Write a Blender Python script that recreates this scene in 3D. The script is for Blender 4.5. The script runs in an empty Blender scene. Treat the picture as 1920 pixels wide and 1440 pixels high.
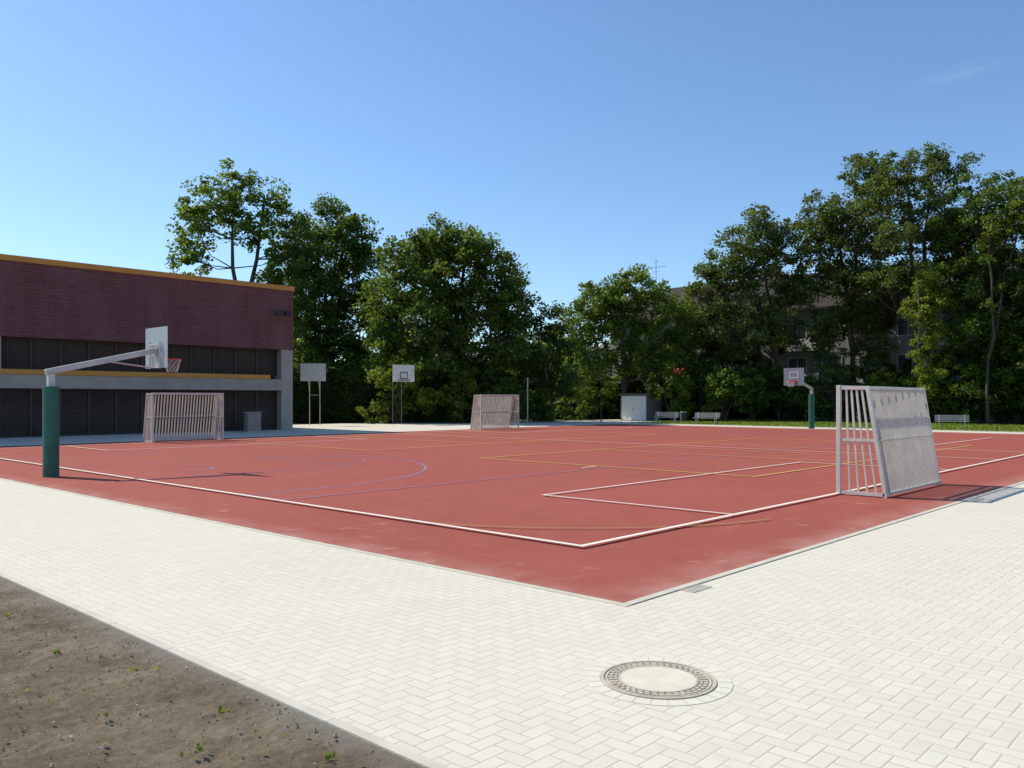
import bpy, math, random
import numpy as np
from mathutils import Vector, Matrix, noise
random.seed(7); RS=np.random.RandomState(11)
SC=bpy.context.scene; COL=SC.collection
YAW=math.radians(-47.1)
RX,RY=math.cos(YAW),math.sin(YAW)          # site "across" axis
FX,FY=-math.sin(YAW),math.cos(YAW)         # site "ahead" axis
def P(L,D): return (FX*D+RX*L, FY*D+RY*L)

# ------------------------------------------------------------ node helpers
class NT:
    def __init__(s,nt): s.nt=nt; s.n=nt.nodes; s.l=nt.links
    def new(s,t,**k):
        nd=s.n.new(t)
        for a,b in k.items(): setattr(nd,a,b)
        return nd
    def put(s,sock,v):
        if isinstance(v,bpy.types.NodeSocket): s.l.new(v,sock)
        else: sock.default_value=v
    def m(s,op,a,b=0.0,c=0.0,clamp=False):
        nd=s.new('ShaderNodeMath',operation=op,use_clamp=clamp)
        s.put(nd.inputs[0],a); s.put(nd.inputs[1],b); s.put(nd.inputs[2],c)
        return nd.outputs[0]
    def vm(s,op,a,b):
        nd=s.new('ShaderNodeVectorMath',operation=op); s.put(nd.inputs[0],a); s.put(nd.inputs[1],b)
        return nd.outputs['Value'] if op=='DOT_PRODUCT' else nd.outputs[0]
    def noise(s,vec,scale,detail=4,rough=.55):
        nd=s.new('ShaderNodeTexNoise'); s.put(nd.inputs['Vector'],vec)
        nd.inputs['Scale'].default_value=scale; nd.inputs['Detail'].default_value=detail; nd.inputs['Roughness'].default_value=rough
        return nd.outputs['Fac']
    def ramp(s,f,stops):
        nd=s.new('ShaderNodeValToRGB'); s.put(nd.inputs[0],f)
        e=nd.color_ramp.elements
        while len(e)<len(stops): e.new(.5)
        for i,(p,c) in enumerate(stops):
            e[i].position=p; e[i].color=(c if isinstance(c,tuple) else (c,c,c))+(1,)
        return nd.outputs[0]
    def mix(s,f,a,b,bt='MIX'):
        nd=s.new('ShaderNodeMix',data_type='RGBA',blend_type=bt)
        s.put(nd.inputs[0],f)
        for i,v in ((6,a),(7,b)):
            s.put(nd.inputs[i],v if isinstance(v,bpy.types.NodeSocket) else tuple(v)+(1,))
        return nd.outputs[2]
    def mapr(s,v,a,b,c,d):
        nd=s.new('ShaderNodeMapRange'); s.put(nd.inputs[0],v)
        for i,x in enumerate((a,b,c,d)): nd.inputs[i+1].default_value=x
        return nd.outputs[0]
def newmat(name):
    m=bpy.data.materials.new(name); m.use_nodes=True
    t=NT(m.node_tree); b=t.n['Principled BSDF']
    tc=t.new('ShaderNodeTexCoord').outputs['Object']
    return m,t,b,tc
def bump(t,b,h,strength=.5,dist=.01):
    nd=t.new('ShaderNodeBump'); nd.inputs['Strength'].default_value=strength; nd.inputs['Distance'].default_value=dist
    t.put(nd.inputs['Height'],h); t.l.new(nd.outputs[0],b.inputs['Normal'])
def simple(name,col,rough=.7,metal=0.,var=.25,scale=3.,fine=40.,bs=.15):
    m,t,b,tc=newmat(name)
    n1=t.noise(tc,scale,5); n2=t.noise(tc,fine,3)
    f=t.m('MULTIPLY_ADD',n1,.7,t.m('MULTIPLY',n2,.3))
    lo=tuple(c*(1-var) for c in col); hi=tuple(min(1,c*(1+var)) for c in col)
    t.put(b.inputs['Base Color'],t.ramp(f,[(.3,lo),(.7,hi)]))
    t.put(b.inputs['Roughness'],t.mapr(n2,.3,.7,max(0,rough-.1),min(1,rough+.1)))
    b.inputs['Metallic'].default_value=metal
    if bs: bump(t,b,n2,bs,.01)
    return m

# ------------------------------------------------------------ mesh builder
class MB:
    def __init__(s): s.v=[]; s.f=[]
    def box(s,c,d,rz=0.):
        cx,cy,cz=c; a,b,h=d[0]/2,d[1]/2,d[2]/2; i=len(s.v); co,si=math.cos(rz),math.sin(rz)
        for z in(-h,h):
            for x,y in((-a,-b),(a,-b),(a,b),(-a,b)): s.v.append((cx+x*co-y*si,cy+x*si+y*co,cz+z))
        s.f+= [(i,i+3,i+2,i+1),(i+4,i+5,i+6,i+7)]+[(i+k,i+(k+1)%4,i+4+(k+1)%4,i+4+k) for k in range(4)]
        return s
    def b2(s,x0,x1,y0,y1,z0,z1): return s.box(((x0+x1)/2,(y0+y1)/2,(z0+z1)/2),(x1-x0,y1-y0,z1-z0))
    def beam(s,p0,p1,w,d=None,up=(0,0,1)):
        d=w if d is None else d
        p0=Vector(p0);p1=Vector(p1);z=(p1-p0).normalized();u=Vector(up)
        if abs(z.dot(u))>.98: u=Vector((0,1,0))
        x=u.cross(z).normalized(); y=z.cross(x); i=len(s.v)
        for p in(p0,p1):
            for a,b in((-w/2,-d/2),(w/2,-d/2),(w/2,d/2),(-w/2,d/2)): s.v.append(tuple(p+x*a+y*b))
        s.f+= [(i,i+3,i+2,i+1),(i+4,i+5,i+6,i+7)]+[(i+k,i+(k+1)%4,i+4+(k+1)%4,i+4+k) for k in range(4)]
        return s
    def tube(s,pts,rad,n=8,cap=True):
        pts=[Vector(p) for p in pts]; i0=len(s.v); m=len(pts)
        if not hasattr(rad,'__len__'): rad=[rad]*m
        px=None
        for k,p in enumerate(pts):
            d=(pts[min(k+1,m-1)]-pts[max(k-1,0)]).normalized()
            if px is None:
                u=Vector((0,0,1)) if abs(d.z)<.9 else Vector((1,0,0)); x=u.cross(d).normalized()
            else: x=(px-d*px.dot(d)).normalized()
            px=x; y=d.cross(x)
            for j in range(n):
                a=2*math.pi*j/n; s.v.append(tuple(p+(x*math.cos(a)+y*math.sin(a))*rad[k]))
        for k in range(m-1):
            for j in range(n):
                a=i0+k*n+j;b=i0+k*n+(j+1)%n; s.f.append((a,b,b+n,a+n))
        if cap: s.f.append(tuple(i0+j for j in reversed(range(n)))); s.f.append(tuple(i0+(m-1)*n+j for j in range(n)))
        return s
    def ring(s,c,r,t,n=24,m=6):
        i0=len(s.v)
        for a in range(n):
            A=2*math.pi*a/n
            for b in range(m):
                B=2*math.pi*b/m; q=r+t*math.cos(B)
                s.v.append((c[0]+q*math.cos(A),c[1]+q*math.sin(A),c[2]+t*math.sin(B)))
        for a in range(n):
            for b in range(m):
                s.f.append((i0+a*m+b,i0+((a+1)%n)*m+b,i0+((a+1)%n)*m+(b+1)%m,i0+a*m+(b+1)%m))
        return s
    def poly(s,pts): i=len(s.v); s.v+=[tuple(p) for p in pts]; s.f.append(tuple(range(i,i+len(pts)))); return s
    def obj(s,name,mat,parent=None,bevel=0,smooth=False,loc=None,rz=None):
        me=bpy.data.meshes.new(name); me.from_pydata(s.v,[],s.f); me.update()
        if smooth:
            for p in me.polygons: p.use_smooth=True
        o=bpy.data.objects.new(name,me); COL.objects.link(o); me.materials.append(mat)
        if parent: o.parent=parent
        if loc: o.location=loc
        if rz is not None: o.rotation_euler[2]=rz
        if bevel:
            b=o.modifiers.new('bevel','BEVEL'); b.width=bevel; b.segments=2; b.limit_method='ANGLE'
        return o
def thing(name,loc,rz,label,cat,group=None):
    e=bpy.data.objects.new(name,None); COL.objects.link(e); e.location=loc; e.rotation_euler[2]=rz; e.empty_display_size=.3
    e['label']=label; e['category']=cat
    if group: e['group']=group
    return e
def clone(o,loc=None,rz=None,parent=None):
    c=o.copy(); COL.objects.link(c)
    if parent is not None: c.parent=parent
    if loc is not None: c.location=loc
    if rz is not None: c.rotation_euler[2]=rz
    for ch in [x for x in bpy.data.objects if x.parent==o]: clone(ch,parent=c)
    return c
def struct(o): o['kind']='structure'; return o

# ------------------------------------------------------------ sky & light
SUN=Vector((-0.29*.695/1.003,0.96*.695/1.003,.719)).normalized()
w=bpy.data.worlds.new('World'); SC.world=w; w.use_nodes=True
t=NT(w.node_tree); bg=t.n['Background']
sk=t.new('ShaderNodeTexSky',sky_type='NISHITA'); sk.sun_disc=False
sk.sun_elevation=math.asin(SUN.z); sk.sun_rotation=math.atan2(SUN.x,SUN.y)
sk.air_density=1.0; sk.dust_density=.5; sk.ozone_density=2.0; sk.altitude=100
dirn=t.new('ShaderNodeTexCoord').outputs['Generated']
def wisp(col,c,la,lh,amt,sc):
    d=t.vm('SUBTRACT',dirn,c)
    a=t.vm('DOT_PRODUCT',d,(RX*.98,RY*.98,.18)); h=t.vm('DOT_PRODUCT',d,(-RX*.18,-RY*.18,.98))
    q=t.m('ADD',t.m('POWER',t.m('ABSOLUTE',t.m('DIVIDE',a,la)),2.),t.m('POWER',t.m('ABSOLUTE',t.m('DIVIDE',h,lh)),2.))
    g=t.m('EXPONENT',t.m('MULTIPLY',q,-1.))
    cv=t.new('ShaderNodeCombineXYZ'); t.put(cv.inputs[0],t.m('MULTIPLY',a,sc)); t.put(cv.inputs[1],t.m('MULTIPLY',h,sc*5))
    n=t.mapr(t.noise(cv.outputs[0],1.,6,.6),.35,.75,0,1)
    return t.mix(t.m('MULTIPLY',t.m('MULTIPLY',g,n),amt,clamp=True),col,(6.5,7.3,8.2))
tint=t.mix(1.,sk.outputs[0],(.88,1.06,1.22),'MULTIPLY')
c=wisp(tint,(.914,.243,.324),.028,.006,.13,24.)
t.put(bg.inputs[0],c); bg.inputs[1].default_value=.137
ld=bpy.data.lights.new('sun','SUN'); ld.energy=4.9; ld.angle=math.radians(.53); ld.color=(1,.93,.79)
lo=bpy.data.objects.new('sun',ld); COL.objects.link(lo); lo.rotation_euler=SUN.to_track_quat('Z','Y').to_euler(); lo.location=(-10,40,40)
cd=bpy.data.cameras.new('camera'); co=bpy.data.objects.new('camera',cd); COL.objects.link(co)
cd.sensor_width=36; cd.lens=29.6; cd.shift_y=28/1920; cd.clip_end=3000; cd.clip_start=.05
co.location=(0,0,1.85); co.rotation_euler=(math.radians(90),0,YAW); SC.camera=co
SC.view_settings.view_transform='Standard'; SC.view_settings.look='None'; SC.view_settings.exposure=0

# ------------------------------------------------------------ ground materials
m_earth,t,b,tc=newmat('earth_ground')
n=t.noise(tc,.25,6); n2=t.noise(tc,6,5)
t.put(b.inputs['Base Color'],t.mix(t.mapr(n,.4,.6,0,1),t.ramp(n2,[(.3,(.03,.035,.015)),(.7,(.07,.06,.035))]),t.ramp(n2,[(.3,(.03,.06,.015)),(.7,(.07,.12,.03))])))
b.inputs['Roughness'].default_value=.95

# herringbone pavers
def paver(name,unit=.1):
    m,t,b,tc=newmat(name)
    sp=t.new('ShaderNodeSeparateXYZ'); t.l.new(tc,sp.inputs[0])
    wn=t.noise(tc,5,2); 
    X=t.m('DIVIDE',t.m('ADD',sp.outputs[0],t.m('MULTIPLY',t.m('SUBTRACT',wn,.5),.008)),unit); Y=t.m('DIVIDE',t.m('ADD',sp.outputs[1],t.m('MULTIPLY',t.m('SUBTRACT',wn,.5),.008)),unit)
    i=t.m('FLOOR',X); j=t.m('FLOOR',Y); fx=t.m('FRACT',X); fy=t.m('FRACT',Y)
    k=t.m('FLOORED_MODULO',t.m('SUBTRACT',i,j),4.)
    eq=lambda v:t.m('COMPARE',k,float(v),.1)
    e0,e1,e2,e3=eq(0),eq(1),eq(2),eq(3)
    dl=t.m('ADD',fx,e1); dr=t.m('ADD',t.m('SUBTRACT',1.,fx),e0)
    db=t.m('ADD',fy,e2); dt=t.m('ADD',t.m('SUBTRACT',1.,fy),e3)
    d=t.m('MINIMUM',t.m('MINIMUM',dl,dr),t.m('MINIMUM',db,dt))
    cid=t.new('ShaderNodeCombineXYZ'); t.put(cid.inputs[0],t.m('SUBTRACT',i,e1)); t.put(cid.inputs[1],t.m('ADD',j,e3))
    wh=t.new('ShaderNodeTexWhiteNoise',noise_dimensions='2D'); t.l.new(cid.outputs[0],wh.inputs['Vector'])
    big=t.noise(tc,.45,5); mid=t.noise(tc,3,6,.65); fi=t.noise(tc,160,3,.7)
    base=t.ramp(wh.outputs[0],[(0,(.650,.608,.492)),(.5,(.675,.635,.520)),(1,(.700,.662,.548))])
    base=t.mix(t.mapr(big,.3,.7,.0,.5),base,(.71,.67,.555))
    base=t.mix(t.mapr(mid,.48,.8,0,.32),base,(.56,.50,.39))
    base=t.mix(t.mapr(fi,.35,.7,.16,0),base,(.40,.36,.28))
    jn=t.mapr(d,.02,.055,1,0); jc=t.mix(t.mapr(mid,.35,.65,0,1),(.37,.32,.23),(.52,.465,.36))
    t.put(b.inputs['Base Color'],t.mix(t.m('MULTIPLY',jn,t.mapr(big,.35,.65,.9,.55)),base,jc))
    b.inputs['Roughness'].default_value=.95; b.inputs['Specular IOR Level'].default_value=.2
    h=t.m('ADD',t.mapr(d,.02,.09,0,1),t.m('ADD',t.m('MULTIPLY',fi,.2),t.m('MULTIPLY',wh.outputs[0],.12)))
    bump(t,b,h,.4,.004)
    return m
m_pav=paver('herringbone_pavers')

# red sports surface
m_red,t,b,tc=newmat('red_rubber_court')
fi=t.noise(tc,220,3,.8); mi=t.noise(tc,1.3,6,.6); bi=t.noise(tc,.16,4)
base=t.ramp(mi,[(.3,(.325,.080,.056)),(.7,(.37,.096,.068))])
base=t.mix(t.mapr(bi,.35,.65,0,.45),base,(.40,.112,.080))
base=t.mix(t.mapr(fi,.35,.65,.4,0),base,(.20,.048,.034))
base=t.mix(t.mapr(fi,.6,.75,0,.3),base,(.52,.20,.14))
pn=t.noise(tc,3.0,7,.7); pm=t.noise(tc,.55,3)
near=t.new('ShaderNodeSeparateXYZ'); t.l.new(tc,near.inputs[0])
edge=t.m('MINIMUM',t.m('SUBTRACT',near.outputs[0],6.11),t.m('SUBTRACT',near.outputs[1],4.39))
base=t.mix(t.m('MULTIPLY',t.m('MULTIPLY',t.mapr(pn,.56,.74,0,.6),t.mapr(pm,.46,.62,0,1)),t.mapr(edge,1.2,3.5,1,.4)),base,(.58,.36,.29))
base=t.mix(t.m('MULTIPLY',t.mapr(edge,0,.6,.5,0),t.mapr(mi,.35,.6,.2,1)),base,(.50,.30,.24))
t.put(b.inputs['Base Color'],base); b.inputs['Roughness'].default_value=.92; b.inputs['Specular IOR Level'].default_value=.2
bump(t,b,fi,.5,.004)

m_conc=simple('concrete_kerb',(.56,.52,.42),.9,0,.15,4,90,.4)
m_conc2=simple('grey_concrete',(.42,.40,.36),.9,0,.2,2,60,.3)
m_dirt,t,b,tc=newmat('sandy_soil')
n=t.noise(tc,1.1,8,.65); n2=t.noise(tc,16,8,.75); n3=t.noise(tc,150,4,.8)
sp=t.new('ShaderNodeSeparateXYZ'); t.l.new(tc,sp.inputs[0])
base=t.ramp(t.m('MULTIPLY_ADD',n,.55,t.m('MULTIPLY',n2,.45)),[(.38,(.145,.106,.066)),(.5,(.250,.195,.130)),(.62,(.39,.318,.225))])
base=t.mix(t.mapr(n3,.3,.55,.6,0),base,(.085,.06,.037))
base=t.mix(t.mapr(n3,.60,.70,0,.7),base,(.52,.45,.35))
base=t.mix(t.mapr(t.m('ADD',sp.outputs[0],t.m('MULTIPLY',n,.4)),2.75,2.97,0,.7),base,t.ramp(n3,[(.35,(.17,.155,.13)),(.65,(.42,.39,.33))]))
t.put(b.inputs['Base Color'],base); b.inputs['Roughness'].default_value=1; b.inputs['Specular IOR Level'].default_value=.1
bump(t,b,t.m('ADD',n2,t.m('MULTIPLY',n3,.7)),.9,.022)
m_lawn,t,b,tc=newmat('lawn_grass')
n=t.noise(tc,.5,5); n2=t.noise(tc,12,5,.7)
t.put(b.inputs['Base Color'],t.mix(t.mapr(n,.35,.65,0,1),t.ramp(n2,[(.3,(.10,.17,.02)),(.7,(.20,.30,.045))]),t.ramp(n2,[(.3,(.15,.20,.03)),(.7,(.27,.34,.08))])))
b.inputs['Roughness'].default_value=.9; bump(t,b,n2,1,.05)
def sheet(name,mat,x0,x1,y0,y1,z):
    o=MB().poly([(x0,y0,z),(x1,y0,z),(x1,y1,z),(x0,y1,z)]).obj(name,mat); return struct(o)
sheet('ground',m_earth,-1500,1500,-1500,1500,-.06)
pb=MB()
for (x0,x1,y0,y1) in ((2.832,6.11,-8,44.5),(6.11,75,-8,4.30),(6.11,50.1,36.48,44.5),(50.18,52.4,4.30,44.5),(27.5,52.4,44.5,52),(52.4,62,37.52,44.5)):
    pb.poly([(x0,y0,.02),(x1,y0,.02),(x1,y1,.02),(x0,y1,.02)])
struct(pb.obj('paving',m_pav))
sheet('sports_court',m_red,6.19,50.1,4.386,36.4,.028)
kb=MB()
kb.b2(6.11,6.19,4.306,36.48,-.05,.027); kb.b2(6.19,50.18,4.306,4.386,-.05,.031); kb.b2(50.1,50.18,4.386,36.48,-.05,.031); kb.b2(6.19,50.1,36.4,36.48,-.05,.031)
struct(kb.obj('court_kerb',m_conc))
kb=MB(); y=-6.
while y<40:
    kb.b2(2.765,2.83,y,y+.998,-.15,.034+random.uniform(-.001,.001)); y+=1.
struct(kb.obj('path_kerb',m_conc,bevel=.004))
kb=MB(); y=4.4
while y<37:
    kb.b2(52.405,52.5,y,y+.99,-.1,.06); y+=1.
struct(kb.obj('lawn_kerb',m_conc))
sheet('lawn',m_lawn,52.5,69.,9.,37.5,.01)
sheet('forecourt',simple('asphalt_forecourt',(.36,.34,.30),.9,0,.15,1,60,.3),52.5,75,4.305,9,.012)
# soil
nx,ny=250,520; xs=np.linspace(-4,2.762,nx); ys=np.linspace(-2,15,ny)
db=MB()
for yy in ys:
    for xx in xs:
        p=Vector((xx,yy,0)); z=.025*noise.fractal(p*.8,1,2,4)+.012*noise.fractal(p*6,.7,2,5)+.007*noise.noise(p*24)
        e=max(0,min(1,(2.762-xx)/.25)); db.v.append((xx,yy,(.010+z)*e+(1-e)*.018+z*.15))
for a in range(ny-1):
    for c2 in range(nx-1):
        i=a*nx+c2; db.f.append((i,i+1,i+nx+1,i+nx))
struct(db.obj('soil',m_dirt,smooth=True))
sheet('verge',m_dirt,-60,2.762,15,40,.0); sheet('verge',m_dirt,-60,-4,-30,15,.0)

pe=MB()
for _ in range(3200):
    x=2.74-abs(random.gauss(0,1.7)); y=random.uniform(1.5,12); r=random.choice([.003,.004,.005,.007,.010])*random.uniform(.7,1.3)
    if x<-4: continue
    i=len(pe.v); 
    for dx,dy,dz in((1,0,0),(0,1,0),(-1,0,0),(0,-1,0),(0,0,.8)): pe.v.append((x+dx*r*random.uniform(.7,1.3),y+dy*r*random.uniform(.7,1.3),.012+.018*random.random()+dz*r))
    pe.f+=[(i,i+1,i+4),(i+1,i+2,i+4),(i+2,i+3,i+4),(i+3,i,i+4)]
o=pe.obj('pebbles',simple('pebble',(.36,.30,.22),.9,0,.3,.9)); o['kind']='stuff'; o['label']='small loose pebbles scattered on bare sandy soil'

# ------------------------------------------------------------ court lines
def line_mat(name,col,wear):
    m,t,b,tc=newmat(name); n=t.noise(tc,9,6,.7); n2=t.noise(tc,150,2)
    f=t.m('MULTIPLY',t.mapr(n,.4,.65,0,1),wear); f=t.m('MAXIMUM',f,t.mapr(n2,.6,.7,0,wear))
    t.put(b.inputs['Base Color'],t.mix(f,col,(.36,.090,.065))); b.inputs['Roughness'].default_value=.85; return m
m_wl=line_mat('white_line_paint',(.80,.775,.68),.15); m_yl=line_mat('yellow_line_paint',(.70,.49,.08),.3)
m_bl=line_mat('blue_line_paint',(.22,.20,.38),.45); m_gl=line_mat('olive_line_paint',(.34,.28,.06),.6)
def strip(pts,wd,closed,z,mat):
    n=len(pts); L=[];R=[]
    for i,p in enumerate(pts):
        p=Vector(p)
        a=Vector(pts[i-1]) if (i>0 or closed) else None; c=Vector(pts[(i+1)%n]) if (i<n-1 or closed) else None
        d1=(p-a).normalized() if a is not None else None; d2=(c-p).normalized() if c is not None else None
        d1=d1 or d2; d2=d2 or d1
        n1=Vector((-d1.y,d1.x)); n2=Vector((-d2.y,d2.x)); m=(n1+n2).normalized(); k=wd/2/max(.3,m.dot(n1))
        L.append(p+m*k); R.append(p-m*k)
    mb=MB()
    for i in range(n if closed else n-1):
        j=(i+1)%n; mb.poly([(*R[i],z),(*R[j],z),(*L[j],z),(*L[i],z)])
    return struct(mb.obj('court_marking',mat))
rect=lambda x0,x1,y0,y1:[(x0,y0),(x1,y0),(x1,y1),(x0,y1)]
arc=lambda cx,cy,r,a0,a1,n=40:[(cx+r*math.cos(math.radians(a0+(a1-a0)*i/n)),cy+r*math.sin(math.radians(a0+(a1-a0)*i/n))) for i in range(n+1)]
Z=[.030]
def S(p,wd,c,m): Z[0]+=.0012; return strip(p,wd,c,Z[0],m)
U0,U1,V0,V1=8.09,48.1,6.36,34.4
for (cx,sg) in ((9.7,1),(46.5,-1)):
    ub=U0 if sg>0 else U1
    a=arc(cx,21.3,6.75,-90,90,60); a=[(cx+sg*(x-cx),y) for x,y in a]
    S([(ub,21.3-6.75)]+a+[(ub,21.3+6.75)],.055,False,m_bl)
    S([(ub,18.85),(ub+sg*5.8,18.85),(ub+sg*5.8,23.75),(ub,23.75)],.05,False,m_bl)
    S([(cx+(ub+sg*5.8-cx)+sg*(x),y) for x,y in arc(0,21.3,1.8,-90,90,30)],.05,False,m_bl)
    S([(cx+sg*x,y) for x,y in arc(0,21.3,1.25,-90,90,24)],.05,False,m_bl)
S([(U0,13.3),(22.2,13.3)],.04,False,m_bl); S([(22.2,13.301),(U1,13.301)],.04,False,m_bl); S([(U0,29.3),(U1,29.3)],.045,False,m_bl); S([(28.1,13.3),(28.1,29.3)],.045,False,m_bl)
for v0 in (9.2,23.8):
    S(rect(18.2,36.2,v0,v0+9),.07,True,m_yl)
    for uu in(24.2,27.2,30.2): S([(uu,v0),(uu,v0+9)],.055,False,m_yl)
S(arc(12.9,10.6,4.95,192,258),.035,False,m_gl)
for (a0,a1) in ((11.95,23.2),(32.6,43.9)):
    S([(a0,V0+.04),(a0,10.3),(a1,10.3),(a1,V0+.04)],.06,False,m_wl)
    S([(a0,V1-.04),(a0,30.4),(a1,30.4),(a1,V1-.04)],.06,False,m_wl)
S([(28.1,V0+.04),(28.1,V1-.04)],.06,False,m_wl)
S([(17.3,13.6),(17.9,13.6)],.06,False,m_wl)
S(rect(U0,U1,V0,V1),.08,True,m_wl)
m_iron=simple('weathered_cast_iron',(.50,.445,.35),.85,.0,.25,8,60,.4)
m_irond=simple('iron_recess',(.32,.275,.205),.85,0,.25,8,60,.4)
m_grate=simple('pale_grate',(.46,.42,.35),.8,.1,.15,8,60,.3)
for xx0,ln in ((7.15,.17),(16.9,.28)):
    e=thing('gutter_drain',(xx0,4.22,.02),0,'small flat grey metal drain grate set in the pavers','drain','drain grates beside the court')
    f=MB(); f.b2(-ln,ln,-.075,-.06,0,.006); f.b2(-ln,ln,.06,.075,0,.006); f.b2(-ln,-ln+.02,-.06,.06,0,.006); f.b2(ln-.02,ln,-.06,.06,0,.006); f.obj('frame',m_grate,e)
    f=MB(); nb=int((2*ln-.04)/.03); [f.b2(-ln+.022+i*.03,-ln+.022+i*.03+.024,-.058,.058,.001,.005) for i in range(nb)]; f.obj('grate',m_grate,e)

# ------------------------------------------------------------ manhole
mx,my=4.67,3.04
e=thing('manhole_cover',(mx,my,.02),0,'round cast iron manhole cover with concrete centre in pale pavers','manhole')
e.scale=(.95,.95,1)
def annulus(mb,r0,r1,z0,z1,n=72,a0=0,a1=360):
    i0=len(mb.v); full=(a1-a0)>=360; m=n if full else n+1
    for i in range(m):
        A=math.radians(a0+(a1-a0)*i/n)
        for r,z in((r0,z0),(r0,z1),(r1,z1),(r1,z0)): mb.v.append((r*math.cos(A),r*math.sin(A),z))
    for i in range(n):
        a=i0+i*4; b2=i0+((i+1)%m)*4
        for k in range(4): mb.f.append((a+k,b2+k,b2+(k+1)%4,a+(k+1)%4))
m_cut=simple('cut_paver',(.675,.635,.52),.9,0,.05,3,120,.3)
base=MB(); annulus(base,.395,.501,-.01,.0018); base.obj('joint_sand',simple('joint_sand',(.52,.47,.365),.95,0,.2,8,90,.3),e)
col=MB(); nseg=26
for i in range(nseg):
    a=360*i/nseg; annulus(col,.40,.498,-.0,.0028+random.uniform(0,.0006),4,a+.4,a+360/nseg-.4)
col.obj('paver_collar',m_cut,e)
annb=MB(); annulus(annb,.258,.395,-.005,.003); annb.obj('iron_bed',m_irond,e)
ir=MB(); annulus(ir,.370,.392,.0,.009); annulus(ir,.345,.359,.0,.007); annulus(ir,.258,.272,0,.009)
for k,(r,n2,wd) in enumerate(((.291,38,.024),(.322,42,.026))):
    for i in range(n2):
        A=2*math.pi*(i+.5*(k%2))/n2; ir.box((r*math.cos(A),r*math.sin(A),.0045),(wd,.032,.007),A)
ir.obj('iron_ring',m_iron,e)
cc=MB(); n2=64
cc.poly([(.257*math.cos(2*math.pi*i/n2),.257*math.sin(2*math.pi*i/n2),.008) for i in range(n2)])
cc.obj('concrete_infill',simple('infill_concrete',(.66,.61,.47),.9,0,.12,6,150,.3),e)

# ------------------------------------------------------------ goals
m_alu=simple('galvanised_aluminium',(.57,.53,.475),.5,.12,.15,2.5,30,.05)
m_steel=simple('galvanised_steel',(.50,.49,.47),.5,.4,.2,3,40,.05)
W,H=3.2,2.08; B0,B1=-.85,-.52
def build_goal(loc,rz,label,sx_=1.):
    e=thing('football_goal',loc,rz,label,'goal','metal football goals on the court'); e.scale=(sx_,1,1)
    f=MB()
    f.b2(-W/2-.04,-W/2+.04,-.04,.04,0,H-.08); f.b2(W/2-.04,W/2+.04,-.04,.04,0,H-.08); f.b2(-W/2-.04,W/2+.04,-.04,.04,H-.08,H)
    f.obj('goal_frame',m_alu,e,bevel=.008)
    for sx in(-1,1):
        s=MB(); x=sx*(W/2)
        s.beam((x,-.042,.05),(x,B0,.05),.06); s.beam((x,-.042,H-.05),(x,B1,H-.05),.05,.06)
        s.beam((x,-.042,1.05),(x,(B0+B1)/2+.0,1.05),.05); s.beam((x,B0-.01,0),(x,B1-.01,H-.02),.06,.06)
        for k in range(1,5):
            y0=-.04+(B0+.04)*k/5; y1=-.04+(B1+.04)*k/5
            s.beam((x-.01*sx,y0,.08),(x-.01*sx,y1,H-.08),.034,.034)
        s.obj('side_panel',m_alu,e)
    s=MB()
    xa=W/2-.035
    s.beam((-xa,B0,.06),(xa,B0,.06),.06,.05); s.beam((-xa,B1,H-.05),(xa,B1,H-.05),.06,.05); s.beam((-xa,(B0+B1)/2-.03,1.06),(xa,(B0+B1)/2-.03,1.06),.07,.03)
    n=23
    for i in range(n):
        x=-xa+.07+(2*xa-.14)*i/(n-1); s.beam((x,B0+.012,.05),(x,B1+.012,H-.03),.034,.070,up=(0,1,0))
    for i in range(8):
        x=-xa+.1+(2*xa-.2)*i/7; s.beam((x,-.04,H-.05),(x,B1+.03,H-.05),.03,.03)
    s.obj('back_panel',m_alu,e)
    return e
build_goal((17.6,6.36,.03),0,'silver slatted metal football goal standing at the court edge')
build_goal((16.95,34.6,.03),math.pi,'metal football goal with vertical bars in front of brick hall',.97)
build_goal((36.2,34.6,.03),math.pi,'metal football goal with vertical bars at the far side')

# ------------------------------------------------------------ basketball hoops
m_pad=simple('teal_green_pad',(.010,.105,.075),.55,0,.25,2,50,.1)
m_board,t,b,tc=newmat('frosted_white_backboard')
t.put(b.inputs['Base Color'],t.ramp(t.noise(tc,3,4),[(.3,(.55,.62,.64)),(.7,(.64,.70,.72))])); b.inputs['Roughness'].default_value=.3
tl=t.new('ShaderNodeBsdfTranslucent'); tl.inputs[0].default_value=(.6,.68,.7,1); tp=t.new('ShaderNodeBsdfTransparent'); tp.inputs[0].default_value=(.9,.95,.96,1)
mx1=t.new('ShaderNodeMixShader'); mx1.inputs[0].default_value=.35; t.l.new(b.outputs[0],mx1.inputs[1]); t.l.new(tl.outputs[0],mx1.inputs[2])
mx2=t.new('ShaderNodeMixShader'); mx2.inputs[0].default_value=.25; t.l.new(mx1.outputs[0],mx2.inputs[1]); t.l.new(tp.outputs[0],mx2.inputs[2]); t.l.new(mx2.outputs[0],t.n['Material Output'].inputs[0])
m_rim=simple('red_painted_rim',(.55,.05,.03),.4); m_net=simple('white_net',(.62,.58,.55),.6)
m_black=simple('black_paint',(.02,.02,.022),.5)
m_mark=simple('white_marking',(.62,.64,.64),.5,0,.05)
m_gboard=simple('grey_backboard',(.20,.225,.25),.5,0,.1,2,30,.02)
def make_net(x,z,parent):
    nb=MB()
    for i in range(10):
        for sgn in(1,-1):
            pts=[]
            for k in range(5):
                A=2*math.pi*(i+sgn*k*.5)/10; r=.22-.09*(k/4)**.8; pts.append((x+r*math.cos(A),r*math.sin(A),z-.32*k/4))
            nb.tube(pts,.004,4,False)
    nb.obj('net',m_net,parent)
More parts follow.
